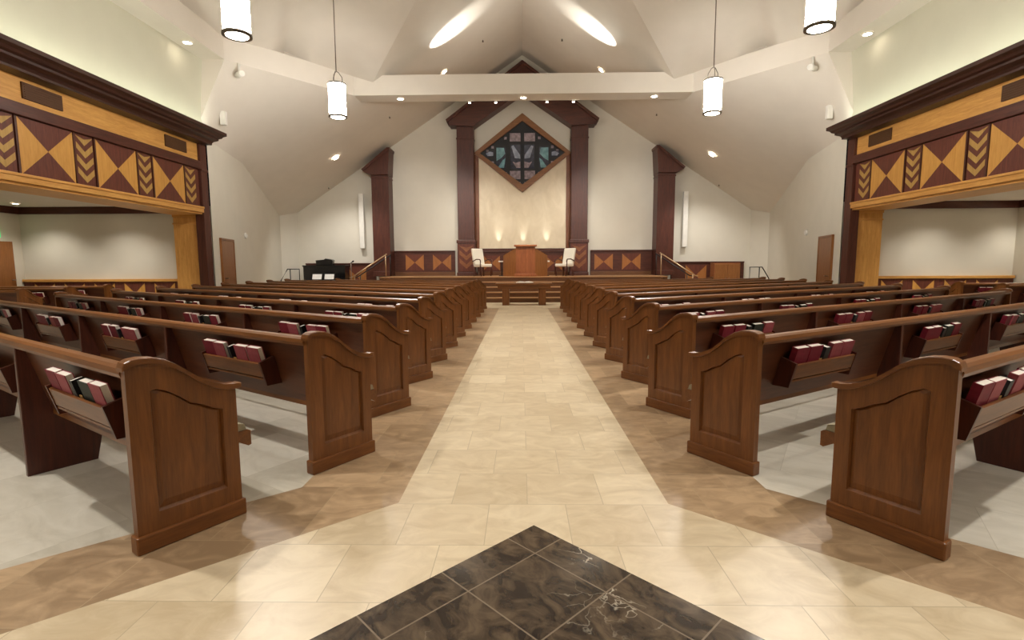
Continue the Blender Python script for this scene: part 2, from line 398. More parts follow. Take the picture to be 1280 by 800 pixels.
# ------------------------------------------------------------------ side portals (pilaster, cornice, inlaid frieze)
for s in (-1, 1):
    L = SIDE[s]
    root = thing('wooden_portal', f'wide wooden opening frame with inlaid bow-tie frieze and heavy cornice, {L} side wall', 'wooden frame', (s*8.0, 12.9, 0), 0, 'inlaid wooden side portals')
    ox, oy = s*8.0, 12.9
    def B(): return MB()
    def put(mb, name, par=root):
        bmesh.ops.translate(mb.bm, verts=mb.bm.verts, vec=(-ox, -oy, 0)); return mb.build(name, par)
    # cornice (profile in X,Z swept along Y, returned round the far end)
    c = B()
    prof = [(8.2, 4.64), (7.50, 4.64), (7.50, 4.57), (7.57, 4.54), (7.60, 4.50), (7.66, 4.48), (7.66, 4.44), (7.76, 4.40), (7.79, 4.36), (7.79, 4.32), (8.2, 4.32)]
    rows = []
    for x, z in prof:
        e = 13.08+(7.85-min(x, 7.85))*.6
        rows.append([c.bm.verts.new((s*x, YB, z)), c.bm.verts.new((s*x, e, z)), c.bm.verts.new((s*8.2, e, z))])
    kx = c.mi('cornice_wood')
    for a, b in zip(rows, rows[1:]):
        for j in range(2):
            if (a[j].co-a[j+1].co).length > 1e-5 and (b[j].co-b[j+1].co).length > 1e-5:
                f = c.bm.faces.new((a[j], a[j+1], b[j+1], b[j])); f.material_index = kx
            elif (a[j].co-a[j+1].co).length > 1e-5 or (b[j].co-b[j+1].co).length > 1e-5:
                pass
    put(c, 'cornice')
    p = B(); p.box((s*8.0, 12.93, 0), (s*8.22, 13.19, 4.33), 'dark_z', .012)
    p.box((s*7.975, 12.91, 3.66), (s*8.22, 13.20, 3.72), 'dark_z', .01)
    p.box((s*7.97, 12.90, 0), (s*8.22, 13.20, .16), 'dark_z', .012); put(p, 'pilaster')
    fa = B(); fa.box((s*8.06, YB, 3.90), (s*8.3, 12.92, 4.33), 'oak_y')
    fas = put(fa, 'fascia_band')
    for y0 in (1.68, 5.05, 8.42, 11.75):
        v = B(); v.box((s*8.03, y0, 4.0), (s*8.07, y0+.73, 4.26), 'vent', .006)
        for i in range(6): v.box((s*8.022, y0+.03, 4.025+i*.038), (s*8.04, y0+.70, 4.04+i*.038), 'vent')
        put(v, 'air_vent')
    st = B(); st.box((s*7.99, YB, 3.70), (s*8.3, 12.92, 3.90), 'dark_y', .012); put(st, 'upper_rail')
    fr = B(); fr.box((s*8.07, YB, 2.77), (s*8.3, 12.92, 3.70), 'inlay_dark'); put(fr, 'frieze_board')
    y = 12.78; i = 0
    while y > 1.0:
        ch = B(); ch.box((s*8.055, y-.40, 2.79), (s*8.075, y-.01, 3.69), 'inlay_dark')
        if s < 0: chevrons(ch, (-8.05, y-.40, 2.80), (0, 1, 0), (0, 0, 1), .39, .88, (0, 0, 0), 4)
        else: chevrons(ch, (8.05, y-.01, 2.80), (0, -1, 0), (0, 0, 1), .39, .88, (0, 0, 0), 4)
        put(ch, 'chevron_panel')
        y1 = y-.45; y0 = y1-1.01
        bt = B(); bt.box((s*8.055, y0, 2.79), (s*8.075, y1, 3.69), 'inlay_dark')
        bowtie(bt, (s*8.05, y0, 2.79), (0, 1, 0), (0, 0, 1), 1.01, .90, (0, 0, 0)); put(bt, 'bow_tie_panel')
        for yy in (y1, y0-.06, ):
            m_ = B(); m_.box((s*8.04, yy+.01, 2.78), (s*8.08, yy+.045, 3.70), 'dark_z'); put(m_, 'frieze_stile')
        y -= 1.515
    lb = B(); lb.box((s*7.98, YB, 2.64), (s*8.3, 12.92, 2.78), 'oak_y', .012); lb.box((s*7.96, YB, 2.735), (s*8.3, 12.92, 2.785), 'oak_y', .01)
    lb.box((s*8.04, YB, 2.60), (s*8.84, 13.05, 2.655), 'oak_y'); put(lb, 'lower_beam')
    j = B(); j.box((s*8.2, 13.0, 0), (s*8.84, 13.40, 2.62), 'oak_z'); j.box((s*8.19, 12.985, 2.36), (s*8.86, 13.40, 2.40), 'oak_x', .008)
    j.box((s*8.19, 12.985, 2.54), (s*8.86, 13.40, 2.61), 'oak_x', .008); put(j, 'jamb')

# alcove wainscots
for s in (-1, 1):
    L = SIDE[s]
    root = thing('wainscot', f'low inlaid wooden wainscot along the end wall of the {L} alcove', 'wainscot', (s*8.9, ALC_Y, 0), 0, 'alcove wainscots')
    ox, oy = s*8.9, ALC_Y
    b = MB(); W_ = ALC[s]-8.92; b.box((0, -.07, 0), (s*W_, -.005, .92), 'inlay_dark'); b.build('panel_board', root)
    b = MB(); b.box((0, -.12, .915), (s*W_, -.005, .985), 'oak_x', .01); b.build('cap_rail', root)
    x = .25
    while x < W_-.6:
        b = MB(); bowtie(b, (s*x, -.076, .34), (s, 0, 0), (0, 0, 1), .54, .54, (0, 0, 0)); b.box((s*x, -.075, .34), (s*(x+.54), -.065, .88), 'inlay_dark'); b.build('bow_tie_panel', root)
        x += .80

# ------------------------------------------------------------------ doors
for i, s in enumerate((-1, 1)):
    root = bpy.data.objects.new('door_%d' % (i+1), None); COL.objects.link(root); struct(root)
    ang = math.atan2(flare_x(20)-flare_x(13.6), 6.4)
    root.location = (s*(flare_x(13.72)-.005), 13.72, 0); root.rotation_euler = (0, 0, -s*ang)
    b = MB(); b.box((-s*.05, 0, 0), (s*.0, .98, 2.0), 'door', .006)
    b.build('door_leaf', root)
    b = MB(); b.tube([(-s*.11, .08, .98), (-s*.11, .20, .98)], .012, 'metal'); b.tube([(-s*.11, .09, .98), (-s*.05, .09, .98)], .012, 'metal'); b.build('door_handle', root)
    b = MB()
    b.box((-s*.06, -.05, 0), (s*.0, -.005, 2.06), 'door'); b.box((-s*.06, .985, 0), (s*.0, 1.03, 2.06), 'door'); b.box((-s*.06, -.05, 2.005), (s*.0, 1.03, 2.06), 'door')
    b.build('door_frame', root)
root = bpy.data.objects.new('door_3', None); COL.objects.link(root); struct(root); ALC_X = ALC[-1]; root.location = (-ALC_X, 12.17, 0)
b = MB(); b.box((.005, 0, 0), (.055, .95, 1.96), 'door', .006); b.build('door_leaf', root)
b = MB(); b.tube([(.10, .80, .98), (.10, .90, .98)], .012, 'metal'); b.tube([(.05, .88, .98), (.10, .88, .98)], .012, 'metal'); b.build('door_handle', root)
e = MB(); e.box((0, 0, 0), (.07, .42, .23), 'exit', .01)
tag(e.build('exit_sign', loc=(-ALC_X+.003, 12.40, 2.05)), 'green lit exit sign on the wall above the left alcove door', 'sign')

# ------------------------------------------------------------------ chancel: platform, pillars, window
pl = MB()
RZ, TR = .175, .30
yS, XP = 17.95, 5.35
for i in range(5):
    z0, z1 = i*RZ, (i+1)*RZ
    y0 = yS+i*TR
    pl.box((-XP, y0, z0), (XP, YF-.01, z1-.03), 'riser')
    pl.box((-XP, y0-.025, z1-.03), (XP, YF-.01, z1), 'step')
for s in (-1, 1):      # side steps beyond the platform edge
    for i in range(4):
        x1 = XP+.30*(4-i)
        pl.box((s*XP, 20.25, i*RZ), (s*x1, 21.05, (i+1)*RZ-.03), 'riser'); pl.box((s*XP, 20.25, (i+1)*RZ-.03), (s*(x1+.02), 21.05, (i+1)*RZ), 'step')
struct(pl.build('chancel_platform'))
ZP = 5*RZ

def tall_pillar(s):
    L = SIDE[s]
    root = thing('wooden_pillar', f'tall outer mahogany pillar with slanted cap, {L} of the chancel', 'pillar', (s*5.75, YF, 0), 0, 'chancel pillars')
    b = MB(); b.box((-.35, -.68, ZP+.0), (.35, -.01, 5.0), 'dark_z', .012)
    b.box((-.37, -.70, 4.80), (.37, -.01, 4.86), 'dark_z', .01); b.box((-.38, -.71, ZP), (.38, -.01, ZP+.2), 'dark_z', .012); b.build('shaft', root)
    c = MB()
    pts = [(-.37, 4.93), (.34, 4.93), (.58, 5.03), (.64, 5.10), (-.34, 5.88), (-.43, 5.88)]
    c.prism([(s*x, z) for x, z in pts], 'y', -.80, -.01, 'dark_z', .012)
    pts = [(.62, 5.06), (.69, 5.14), (-.36, 5.98), (-.47, 5.98), (-.45, 5.88), (-.38, 5.88)]
    c.prism([(s*x, z) for x, z in pts], 'y', -.86, -.01, 'dark_z', .012)
    c.build('slanted_cap', root)
def central_pillar(s):
    L = SIDE[s]
    root = thing('wooden_pillar', f'mahogany pillar with chevron inlaid base just {L} of the stained glass window', 'pillar', (s*2.31, YF, 0), 0, 'chancel pillars')
    b = MB(); b.box((-.34, -.45, 2.25), (.34, -.01, 6.95), 'dark_z', .012); b.box((-.36, -.47, 6.35), (.36, -.01, 6.42), 'dark_z', .012); b.build('shaft', root)
    c = MB(); c.box((-.37, -.50, ZP), (.37, -.01, 2.25), 'dark_z', .012); c.box((-.40, -.53, 2.2), (.40, -.01, 2.34), 'dark_z', .02); c.box((-.40, -.53, ZP), (.40, -.01, ZP+.14), 'dark_z', .02)
    base = c.build('pillar_base', root)
    d = MB(); d.box((-.33, -.515, 1.06), (.33, -.50, 2.16), 'inlay_dark'); chevrons(d, (-.31, -.52, 1.10), (1, 0, 0), (0, 0, 1), .62, 1.02, (0, 0, 0), 3, light='chevron_wood'); d.build('chevron_panel', base)
for s in (-1, 1): tall_pillar(s); central_pillar(s)
g = MB()
for s in (-1, 1):
    g.prism([(s*x, z) for x, z in ((0, 9.20), (2.96, 7.02), (2.92, 6.86), (2.64, 6.86), (1.97, 6.82), (0, 8.14))], 'y', YF-.62, YF-.01, 'dark_x')
    g.prism([(s*x, z) for x, z in ((0, 9.28), (3.04, 7.06), (3.0, 6.95), (0, 9.16))], 'y', YF-.72, YF-.01, 'dark_x')
tag(g.build('gable_trim'), 'dark mahogany peaked gable trim above the stained glass window', 'gable trim')

# stone panel + casing
b = MB(); zb, zm = 2.0, 5.86
WH, WW = 1.285, 1.77
b.prism([(-1.8, zb), (1.8, zb), (1.8, zm), (0, zm-WH-.3), (-1.8, zm)], 'y', YF-.06, YF-.012, 'panel_stone')
tag(b.build('stone_panel'), 'cream stone wall panel below the diamond stained glass window', 'wall panel')
for s in (-1, 1):
    b = MB(); b.box((s*1.80, YF-.12, zb), (s*1.985, YF-.012, zm-.05), 'casing'); struct(b.build('trim_%d' % (3 if s < 0 else 4)))
b = MB(); b.box((-1.98, YF-.10, 1.90), (1.98, YF-.005, 2.0), 'dark_x', .01); struct(b.build('trim_5'))

win = bpy.data.objects.new('window_1', None); COL.objects.link(win); struct(win); win.location = (0, YF-.06, zm)
def diamond(w, h): return [(0, -h), (w, 0), (0, h), (-w, 0)]
b = MB()
o_, i_ = diamond(WW+.22, WH+.30*.93), diamond(WW-.03, WH-.02)
for j in range(4):
    a0, a1 = o_[j], o_[(j+1) % 4]; c0, c1 = i_[j], i_[(j+1) % 4]
    q_ = [a0, a1, c1, c0]
    b.prism(q_, 'y', -.14, .04, 'frame_wood')
b.build('window_frame', win)
b = MB(); b.prism(diamond(WW, WH), 'y', -.02, .03, 'lead'); b.build('leaded_backing', win)
SCL = 1.77/301.
def pane(rect, mt, inner=None):
    x0, y0, x1, y1 = [(v) for v in rect]
    p = MB(); X0, X1 = (x0-628)*SCL, (x1-628)*SCL; Z1, Z0 = (488-y0)*SCL*.975, (488-y1)*SCL*.975
    p.box((X0, -.03, Z0), (X1, -.019, Z1), mt)
    for poly, m2 in inner or []:
        p.prism([((x-628)*SCL, (488-y)*SCL*.975) for x, y in poly], 'y', -.034, -.0295, m2)
    p.build('glass_pane', win)
def mir(poly): return [(1256-x, y) for x, y in poly]
for mset in (0, 1):
    f_ = (lambda r: (1256-r[2], r[1], 1256-r[0], r[3])) if mset else (lambda r: r)
    g_ = mir if mset else (lambda p: p)
    pane(f_((540, 348, 615, 405)), 'glass_pink'); pane(f_((540, 610, 614, 668)), 'glass_pink')
    pane(f_((545, 428, 615, 595)), 'glass_dark', [(g_([(552, 440), (565, 432), (612, 500), (614, 525), (575, 520)]), 'glass_blue'), (g_([(560, 545), (580, 555), (614, 545), (614, 590), (585, 588)]), 'glass_pink')])
    pane(f_((445, 445, 512, 590)), 'glass_dark', [(g_([(447, 447), (500, 450), (508, 490), (480, 520), (447, 540)]), 'glass_teal'), (g_([(490, 535), (510, 520), (500, 588), (455, 588)]), 'glass_teal')])
    pane(f_((368, 470, 428, 512)), 'glass_dark', [(g_([(372, 488), (400, 474), (424, 480), (424, 505), (385, 505)]), 'glass_blue')])
    for cx, cy in ((510, 382), (420, 445), (510, 628), (420, 552), (590, 690), (606, 698), (385, 470)):
        pane(f_((cx-9, cy-9, cx+9, cy+9)), 'glass_pink')

# chancel wainscots with inlaid panels
def chancel_wainscot(name_label, x0, x1, z0, z1, panels, ph, pz, y=YF):
    root = thing('wainscot', name_label, 'wainscot', ((x0+x1)/2, y, z0), 0, 'chancel wainscots')
    cx = (x0+x1)/2
    b = MB(); b.box((x0-cx, -.10, 0), (x1-cx, -.005, z1-z0-.04), 'dark_x'); b.box((x0-cx, -.13, 0), (x1-cx, -.005, .16), 'riser', .01); b.build('panel_board', root)
    b = MB(); b.box((x0-cx, -.15, z1-z0-.05), (x1-cx, -.005, z1-z0), 'dark_x', .008); b.build('cap_rail', root)
    for px, w in panels:
        b = MB(); bowtie(b, (px-w/2-cx, -.112, pz-z0), (1, 0, 0), (0, 0, 1), w, ph, (0, 0, 0), light='bow_wood'); b.box((px-w/2-cx, -.111, pz-z0), (px+w/2-cx, -.09, pz-z0+ph), 'inlay_dark'); b.build('bow_tie_panel', root)
for s in (-1, 1):
    a, c = sorted((s*2.83, s*5.38))
    chancel_wainscot(f'inlaid wooden wainscot behind the platform, {SIDE[s]} of the pulpit between the pillars', a, c, ZP, 1.92, [(s*3.38, .76), (s*4.53, .76)], .66, 1.10)
chancel_wainscot('inlaid wooden wainscot below the cream stone panel behind the pulpit', -1.9, 1.9, ZP, 1.89, [(-1.3, .7), (1.3, .7), (0, .7)], .62, 1.08)
chancel_wainscot('dark low wainscot behind the black piano at the left front wall', -9.15, -6.2, 0, 1.42, [(-7.0, .8)], .8, .45)
chancel_wainscot('low wainscot with orange bow-tie inlay beyond the right tall pillar', 6.2, 9.2, 0, 1.42, [(7.22, .86)], .86, .42)

# cabinet at the right wall
root = thing('wooden_cabinet', 'plain brown wooden cabinet against the right low wainscot', 'cabinet', (8.4, YF-.16, 0))
b = MB(); b.box((-.62, -.5, 0), (.42, -.0, 1.36), 'cherry_x', .008); b.build('cabinet_body', root)
for x0, x1 in ((-.60, -.11), (-.09, .40)):
    d = MB(); d.box((x0, -.525, .1), (x1, -.5, 1.30), 'door', .006); dd = d.build('cabinet_door', root)
    k_ = MB(); k_.cyl((0, 0), .015, 0, .03, 'metal', 12); ko = k_.build('knob', dd); ko.location = ((x1-.06) if x0 < -.3 else (x0+.06), -.525, .75); ko.rotation_euler = (pi/2, 0, 0)

# ------------------------------------------------------------------ pews
TH = radians(32.5); ST, CT = sin(TH), cos(TH)
PROF = [(0.0, .86), (.004, .878), (.02, .889), (.06, .893), (.11, .888), (.16, .870), (.21, .836), (.26, .793), (.31, .752), (.36, .720), (.41, .700), (.455, .692), (.485, .692), (.50, .697)]
def back_y(z): return .035+(.84-z)/.44*.115       # rear face of the inclined back
def end_panel_mesh(m, out):
    """upright end panel; out=-1: face looks towards -x*m (aisle end), +1: far end. local x 0 is the outer face"""
    sx = m*out; b = MB(); TK = .045
    top = [(y, z-.012) for y, z in PROF if .0 <= y <= .485]
    outer = [(.0, 0), (.475, 0), (.475, top[-1][1])] + list(reversed([(y, z) for y, z in top if y < .47]))
    # inner recessed outline
    import bisect
    def zt(y):
        for (y0, z0), (y1, z1) in zip(PROF, PROF[1:]):
            if y0 <= y <= y1: return z0+(z1-z0)*(y-y0)/(y1-y0)
        return PROF[-1][1]
    ys = [.405, .36, .31, .26, .21, .16, .115]
    inner = [(.09, .17), (.405, .17)] + [(y, zt(y+.01)-.135+(.0 if y < .3 else .02)) for y in ys] + [(.09, zt(.10)-.150)]
    def face(loop, x): return [b.bm.verts.new((x, y, z)) for y, z in loop]
    k1 = b.mi('pew_z')
    A = face(outer, 0.); Bk = face(outer, -sx*TK)
    n = len(A)
    for i in range(n):
        f = b.bm.faces.new((A[i], A[(i+1) % n], Bk[(i+1) % n], Bk[i])); f.material_index = k1
    b.bm.faces.new(Bk)
    # inner loops: groove then raised field
    def shrink(loop, d):
        c = (sum(p[0] for p in loop)/len(loop), sum(p[1] for p in loop)/len(loop))
        return [(c[0]+(y-c[0])*(1-d/.16), c[1]+(z-c[1])*(1-d/.26)) for y, z in loop]
    I1 = face(inner, 0.); I2 = face(shrink(inner, .008), -sx*.016); I3 = face(shrink(inner, .030), -sx*.008)
    for P_, Q_ in ((I1, I2), (I2, I3)):
        for i in range(len(P_)):
            f = b.bm.faces.new((P_[i], P_[(i+1) % len(P_)], Q_[(i+1) % len(Q_)], Q_[i])); f.material_index = k1
    b.bm.faces.new(I3)
    # frame face between the outer and inner outlines
    eo = [b.bm.edges.get((A[i], A[(i+1) % n])) for i in range(n)]
    ei = [b.bm.edges.get((I1[i], I1[(i+1) % len(I1)])) for i in range(len(I1))]
    bmesh.ops.triangle_fill(b.bm, use_beauty=True, edges=eo+ei)
    return b
def cap_mesh(m, out):
    b = MB(); sx = m*out
    x0, x1 = sx*.016, -sx*.056
    lo = [(y, z-.016) for y, z in PROF]; hi = [(y, z+.006) for y, z in PROF]
    hi[0] = (-.012, hi[0][1]-.004); lo[0] = (-.012, lo[0][1]); hi[1] = (-.004, hi[1][1])
    b.prism(lo+list(reversed(hi)), 'x', x0, x1, 'pew_y', .006, 2)
    return b
def basemold_mesh(m, out):
    b = MB(); sx = m*out
    b.box((sx*.014, -.012, 0), (-sx*.058, .49, .085), 'pew_y', .008)
    return b
def build_pew(m, nb, bay, racks, first=None):
    """m=+1 pew runs to +x; -1 runs to -x. first = length of the first bay if it differs"""
    root = bpy.data.objects.new('pew', None); COL.objects.link(root); root.empty_display_size = .1
    cuts = [0.]
    for i in range(nb): cuts.append(cuts[-1]+(first if (first and i == 0) else bay))
    Lx = cuts[-1]
    for x, out in ((0., -1), (Lx, 1)):
        p = end_panel_mesh(m, out).build('end_panel', root); p.location = (m*x, 0, 0)
        cap_mesh(m, out).build('cap_molding', p); basemold_mesh(m, out).build('base_molding', p)
    for x in cuts[1:-1]:
        b = MB()
        b.prism([(.0, 0), (.36, 0), (.44, .38), (.15, .40), (.05, .82), (.0, .82)], 'x', m*(x-.02), m*(x+.02), 'maroon_z', .004, 1)
        b.build('support_panel', root)
    b = MB(); e0, e1 = m*.044, m*(Lx-.044)
    b.prism([(back_y(.40), .40), (back_y(.84), .84), (back_y(.84)+.028, .84), (back_y(.40)+.028, .40)], 'x', e0, e1, 'pewback'); b.build('backrest', root)
    b = MB(); b.prism([(.0, .812), (-.006, .83), (.0, .852), (.02, .862), (.06, .862), (.08, .852), (.086, .835), (.08, .815)], 'x', e0, e1, 'pew_x'); b.build('top_rail', root)
    b = MB(); b.prism([(.15, .37), (.15, .415), (.55, .43), (.565, .42), (.565, .345), (.55, .34), (.50, .37)], 'x', e0, e1, 'pew_x'); b.build('seat', root)
    b = MB(); b.prism([(.18, .416), (.18, .445), (.20, .456), (.50, .470), (.535, .462), (.545, .431)], 'x', m*.05, m*(Lx-.05), 'cushion'); b.build('seat_cushion', root)
    if racks:
        for i in range(nb):
            x0 = cuts[i]+(.20 if first else .50 if m < 0 else .38)
            r = MB(); t = .014
            def sl(z): return back_y(z)-.108
            r.prism([(sl(.56), .56), (sl(.655), .655), (sl(.655)+t, .66), (sl(.56)+t, .56)], 'x', m*x0, m*(x0+.74), 'pew_x')
            r.prism([(sl(.54), .540), (back_y(.54)-.002, .540), (back_y(.54)-.002, .552), (sl(.54), .552)], 'x', m*x0, m*(x0+.74), 'pew_x')
            ro = r.build('book_rack', root)
            for xb in (x0-.02, x0+.74):
                q_ = MB(); q_.prism([(sl(.505)-.004, .505), (sl(.665)-.006, .668), (back_y(.70)-.004, .70), (back_y(.505)-.004, .505)], 'x', m*xb, m*(xb+.02), 'maroon_z'); q_.build('rack_bracket', ro)
    return root
def place(o, m, ox, oy): o.location = (ox, oy, 0); o.rotation_euler = (0, 0, TH*m)

proto = {}
def get_pew(m, nb, bay, racks, first=None):
    key = (m, nb, bay, racks, first)
    if key not in proto: proto[key] = build_pew(*key); return proto[key]
    return copy_tree(proto[key])
rows = []
for m in (-1, 1):
    L = SIDE[m]
    for k_ in range(-1, 11):
        if k_ == -1: nb, first, ox, oy = 3, 1.62, 1.79, 2.17
        else:
            nb = 2 if k_ == 10 else 3 if k_ == 9 else 4; first = None
            ox, oy = 1.362, 3.076+1.187*k_
        o = get_pew(m, nb, 1.9, k_ <= 4, first)
        place(o, m, m*ox, oy)
        where = f'wooden pew, {ORD[k_+1]} row from the viewer, {L} of the center aisle'
        if k_ == -1: where = f'wooden pew nearest the viewer, first row {L} of the center aisle'
        if k_ == 10: where = f'wooden pew closest to the platform steps, last row {L} of the center aisle'
        tag(o, where, 'pew', 'rows of wooden pews')
        rows.append((o, m, k_, nb, first))
SIDEROWS = {-1: ((-9.72, 9.7), (-9.72, 10.75), (-9.72, 11.78)), 1: ((9.72, 9.55), (9.72, 10.55), (9.72, 11.6))}
srows = []
for m in (-1, 1):
    for i, (x, y) in enumerate(SIDEROWS[m]):
        o = get_pew(m, 2, 1.55, True); o.location = (x, y, 0); o.rotation_euler = (0, 0, 0)
        tag(o, f'{ORD[i]} short wooden pew standing inside the {SIDE[m]} alcove', 'pew', 'short pews in the side alcoves')
        srows.append((o, m, i))

# ------------------------------------------------------------------ books in the racks
def make_book(name, cov, w=.145, h=.215, t=.04):
    b = MB(); c = .004
    b.box((0, 0, 0), (w, c, h), cov); b.box((0, t-c, 0), (w, t, h), cov); b.box((0, c, 0), (c, t-c, h), cov)   # boards and spine
    o = b.build(name)
    p = MB(); p.box((c, c, .003), (w-.004, t-c, h-.002), 'page'); p.build('pages', o)
    return o
bproto = {'maroon': make_book('hymnal', 'red'), 'faded red': make_book('hymnal', 'pink', .14, .212, .038),
          'black': make_book('bible', 'black', .135, .205, .034), 'dark green': make_book('hymnal', 'green', .135, .205, .04)}
cproto = MB(); cproto.box((0, 0, 0), (.032, .004, .07), 'card'); cproto = cproto.build('pew_card')
used = set()
def take(kind, d=bproto):
    o = d[kind]
    if kind not in used: used.add(kind); return o
    return copy_tree(o)
LEAN = math.atan(.115/.44)
card_first = [True]
def fill_rack(pew, m, x0, desc, bay_i, n_cards=True):
    """books stand on the rack floor leaning parallel to the pew back; positions run from camera-left to camera-right"""
    base = pew.matrix_basis
    wid = .74
    rnd = random.Random(hash((m, round(pew.location.y*10), bay_i)) % 9973)
    c2 = 'faded red' if rnd.random() < .45 else 'maroon'
    seq = [('maroon', .006), (c2, .160), ('black', .335), ('dark green', .441), ('maroon' if rnd.random() < .6 else 'faded red', .591)]
    if rnd.random() < .25: seq[3] = ('faded red', seq[3][1])
    nth = ['leftmost', 'second', 'third', 'fourth', 'rightmost']
    for i, (kind, xr) in enumerate(seq):
        o = take(kind)
        w = {'maroon': .145, 'faded red': .14, 'black': .135, 'dark green': .135}[kind]
        xr += rnd.uniform(-.002, .002)
        # camera-left to right: for m>0 local x grows to the right, for m<0 local x shrinks
        lx = x0+xr if m > 0 else -(x0+wid-xr)
        dy = rnd.uniform(0, .012)
        yf_ = back_y(.553)-.108+.016+dy
        A = Matrix.Translation((lx, yf_, .5535)) @ Matrix.Rotation(LEAN, 4, 'X')
        if kind == 'black':     # small bible standing edge-on between its neighbours
            A = Matrix.Translation((lx+(.045 if m < 0 else .06), yf_-dy, .5535)) @ Matrix.Rotation(LEAN, 4, 'X') @ Matrix.Rotation(radians(90), 4, 'Z') @ Matrix.Diagonal((.40, 1.7 if m > 0 else 1., .95, 1))
        o.matrix_world = base @ A
        place_ = f'{nth[i]} of five'
        tag(o, f'{kind} book, {place_}, {desc}', 'book', 'books in the pew racks')
    if n_cards:
        o = cproto if card_first[0] else cproto.copy()
        if not card_first[0]: COL.objects.link(o)
        card_first[0] = False
        lx = x0+.44 if m > 0 else -(x0+wid-.385)-.0
        lx = x0+.303 if m > 0 else -(x0+wid-.385)
        o.matrix_world = base @ Matrix.Translation((lx, back_y(.60)-.108+.022, .60)) @ Matrix.Rotation(LEAN, 4, 'X')
        tag(o, f'small tan card beside the black book, {desc}', 'card', 'cards in the pew racks')
for o, m, k_, nb, first in rows:
    if k_ > 3: continue
    x = 0.
    for i in range(nb):
        x0 = x+(.20 if first else .50 if m < 0 else .38); x += first if (first and i == 0) else 1.9
        if k_ == -1 and i > 0: continue
        bpy.context.view_layer.update()
        fill_rack(o, m, x0, f'rack {["next to", "second from", "third from", "fourth from"][i]} aisle, {ORD[k_+1]} {SIDE[m]} pew', i, k_ <= 2)
for o, m, i in srows:
    for j, x0 in enumerate((.50, 2.05) if m < 0 else (.38, 1.93)):
        fill_rack(o, m, x0, f'{["inner", "outer"][j]} rack, {ORD[i]} {SIDE[m]} alcove pew', j, False)

# ------------------------------------------------------------------ chancel furniture
root = thing('communion_table', 'wooden communion table at the end of the aisle before the steps', 'table', (.03, 16.95, 0))
b = MB(); b.box((-.93, -.36, .655), (.93, .36, .72), 'pew_x', .01); b.build('table_top', root)
b = MB(); b.box((-.86, -.31, .53), (.86, .31, .655), 'pew_x', .006); b.build('apron', root)
for s in (-1, 1):
    b = MB(); b.box((s*.48, -.28, 0), (s*.71, .28, .53), 'pew_z', .008); b.build('leg', root)
b = MB()
for s in (-1, 1):
    b.prism([(0, .02), (s*.06, .045), (s*.16, .05), (s*.28, .022), (s*.285, .0), (0, 0)], 'y', -.18, .18, 'page')
bo = b.build('open_bible', loc=(.05, 16.85, .722)); tag(bo, 'large open white paged Bible lying on the communion table', 'book')
b = MB(); b.box((-.30, -.19, -.002), (.30, .19, .002), 'black'); b.build('cover', bo)

root = thing('pulpit', 'reddish wooden pulpit with angled side wings on the platform', 'pulpit', (.10, 19.75, ZP))
b = MB(); b.prism([(-.36, -.25), (.36, -.25), (.30, .35), (-.30, .35)], 'z', .06, 1.12, 'cherry', .01); b.build('pulpit_body', root)
b = MB(); b.prism([(-.42, -.31), (.42, -.31), (.36, .4), (-.36, .4)], 'z', .0, .10, 'cherry', .012); b.build('plinth', root)
b = MB(); b.prism([(-.43, -.32), (.43, -.32), (.37, .42), (-.37, .42)], 'z', 1.12, 1.19, 'cherry_x', .012); b.build('reading_top', root)
for s in (-1, 1):
    b = MB()
    p = [(.34, -.24), (.86, .36), (.82, .42), (.31, -.16)]
    lo = [b.bm.verts.new((s*x, y, 0.)) for x, y in p]
    hi = [b.bm.verts.new((s*x, y, z)) for (x, y), z in zip(p, (1.08, .80, .80, 1.08))]
    km = b.mi('door')
    for i in range(4): b.bm.faces.new((lo[i], lo[(i+1) % 4], hi[(i+1) % 4], hi[i])).material_index = km
    b.bm.faces.new(lo).material_index = km; b.bm.faces.new(hi).material_index = km
    b.build('wing_panel', root)

def armchair(x, y, rz, label):
    root = thing('armchair', label, 'chair', (x, y, ZP), rz, 'white armchairs')
    b = MB(); b.box((-.26, -.30, .36), (.26, .26, .48), 'chair', .035, 3); b.build('seat', root)
    b = MB(); b.prism([(.16, .44), (.26, .44), (.40, 1.06), (.38, 1.09), (.33, 1.09), (.30, 1.06)], 'x', -.26, .26, 'chair', .02); b.build('backrest', root)
    for s in (-1, 1):
        b = MB(); b.tube([(s*.29, .26, .58), (s*.29, .0, .66), (s*.29, -.22, .65), (s*.29, -.27, .55)], .022, 'dark_y'); b.tube([(s*.29, -.24, .05), (s*.29, -.25, .64)], .02, 'dark_z'); b.build('armrest', root)
        for yy in (-.24, .22):
            b = MB(); b.tube([(s*.24, yy, 0), (s*.24, yy, .38)], .024, 'dark_z'); b.build('leg', root)
armchair(-1.60, 20.45, radians(42), 'white high-backed armchair left of the pulpit')
armchair(1.66, 20.45, radians(-42), 'white high-backed armchair right of the pulpit')
for s in (-1, 1):
    root = thing('pedestal_table', f'small white topped pedestal stand between the pulpit and the {SIDE[s]} armchair', 'side table', (s*.87+.05, 20.3, ZP), 0, 'pedestal stands by the pulpit')
    b = MB(); b.box((-.13, -.12, .55), (.13, .12, .60), 'white', .008); b.build('table_top', root)
    b = MB(); b.cyl((0, 0), .022, .02, .55, 'steel', 14); b.build('pole', root)
    b = MB(); b.cyl((0, 0), .12, 0, .025, 'steel', 20); b.build('base', root)

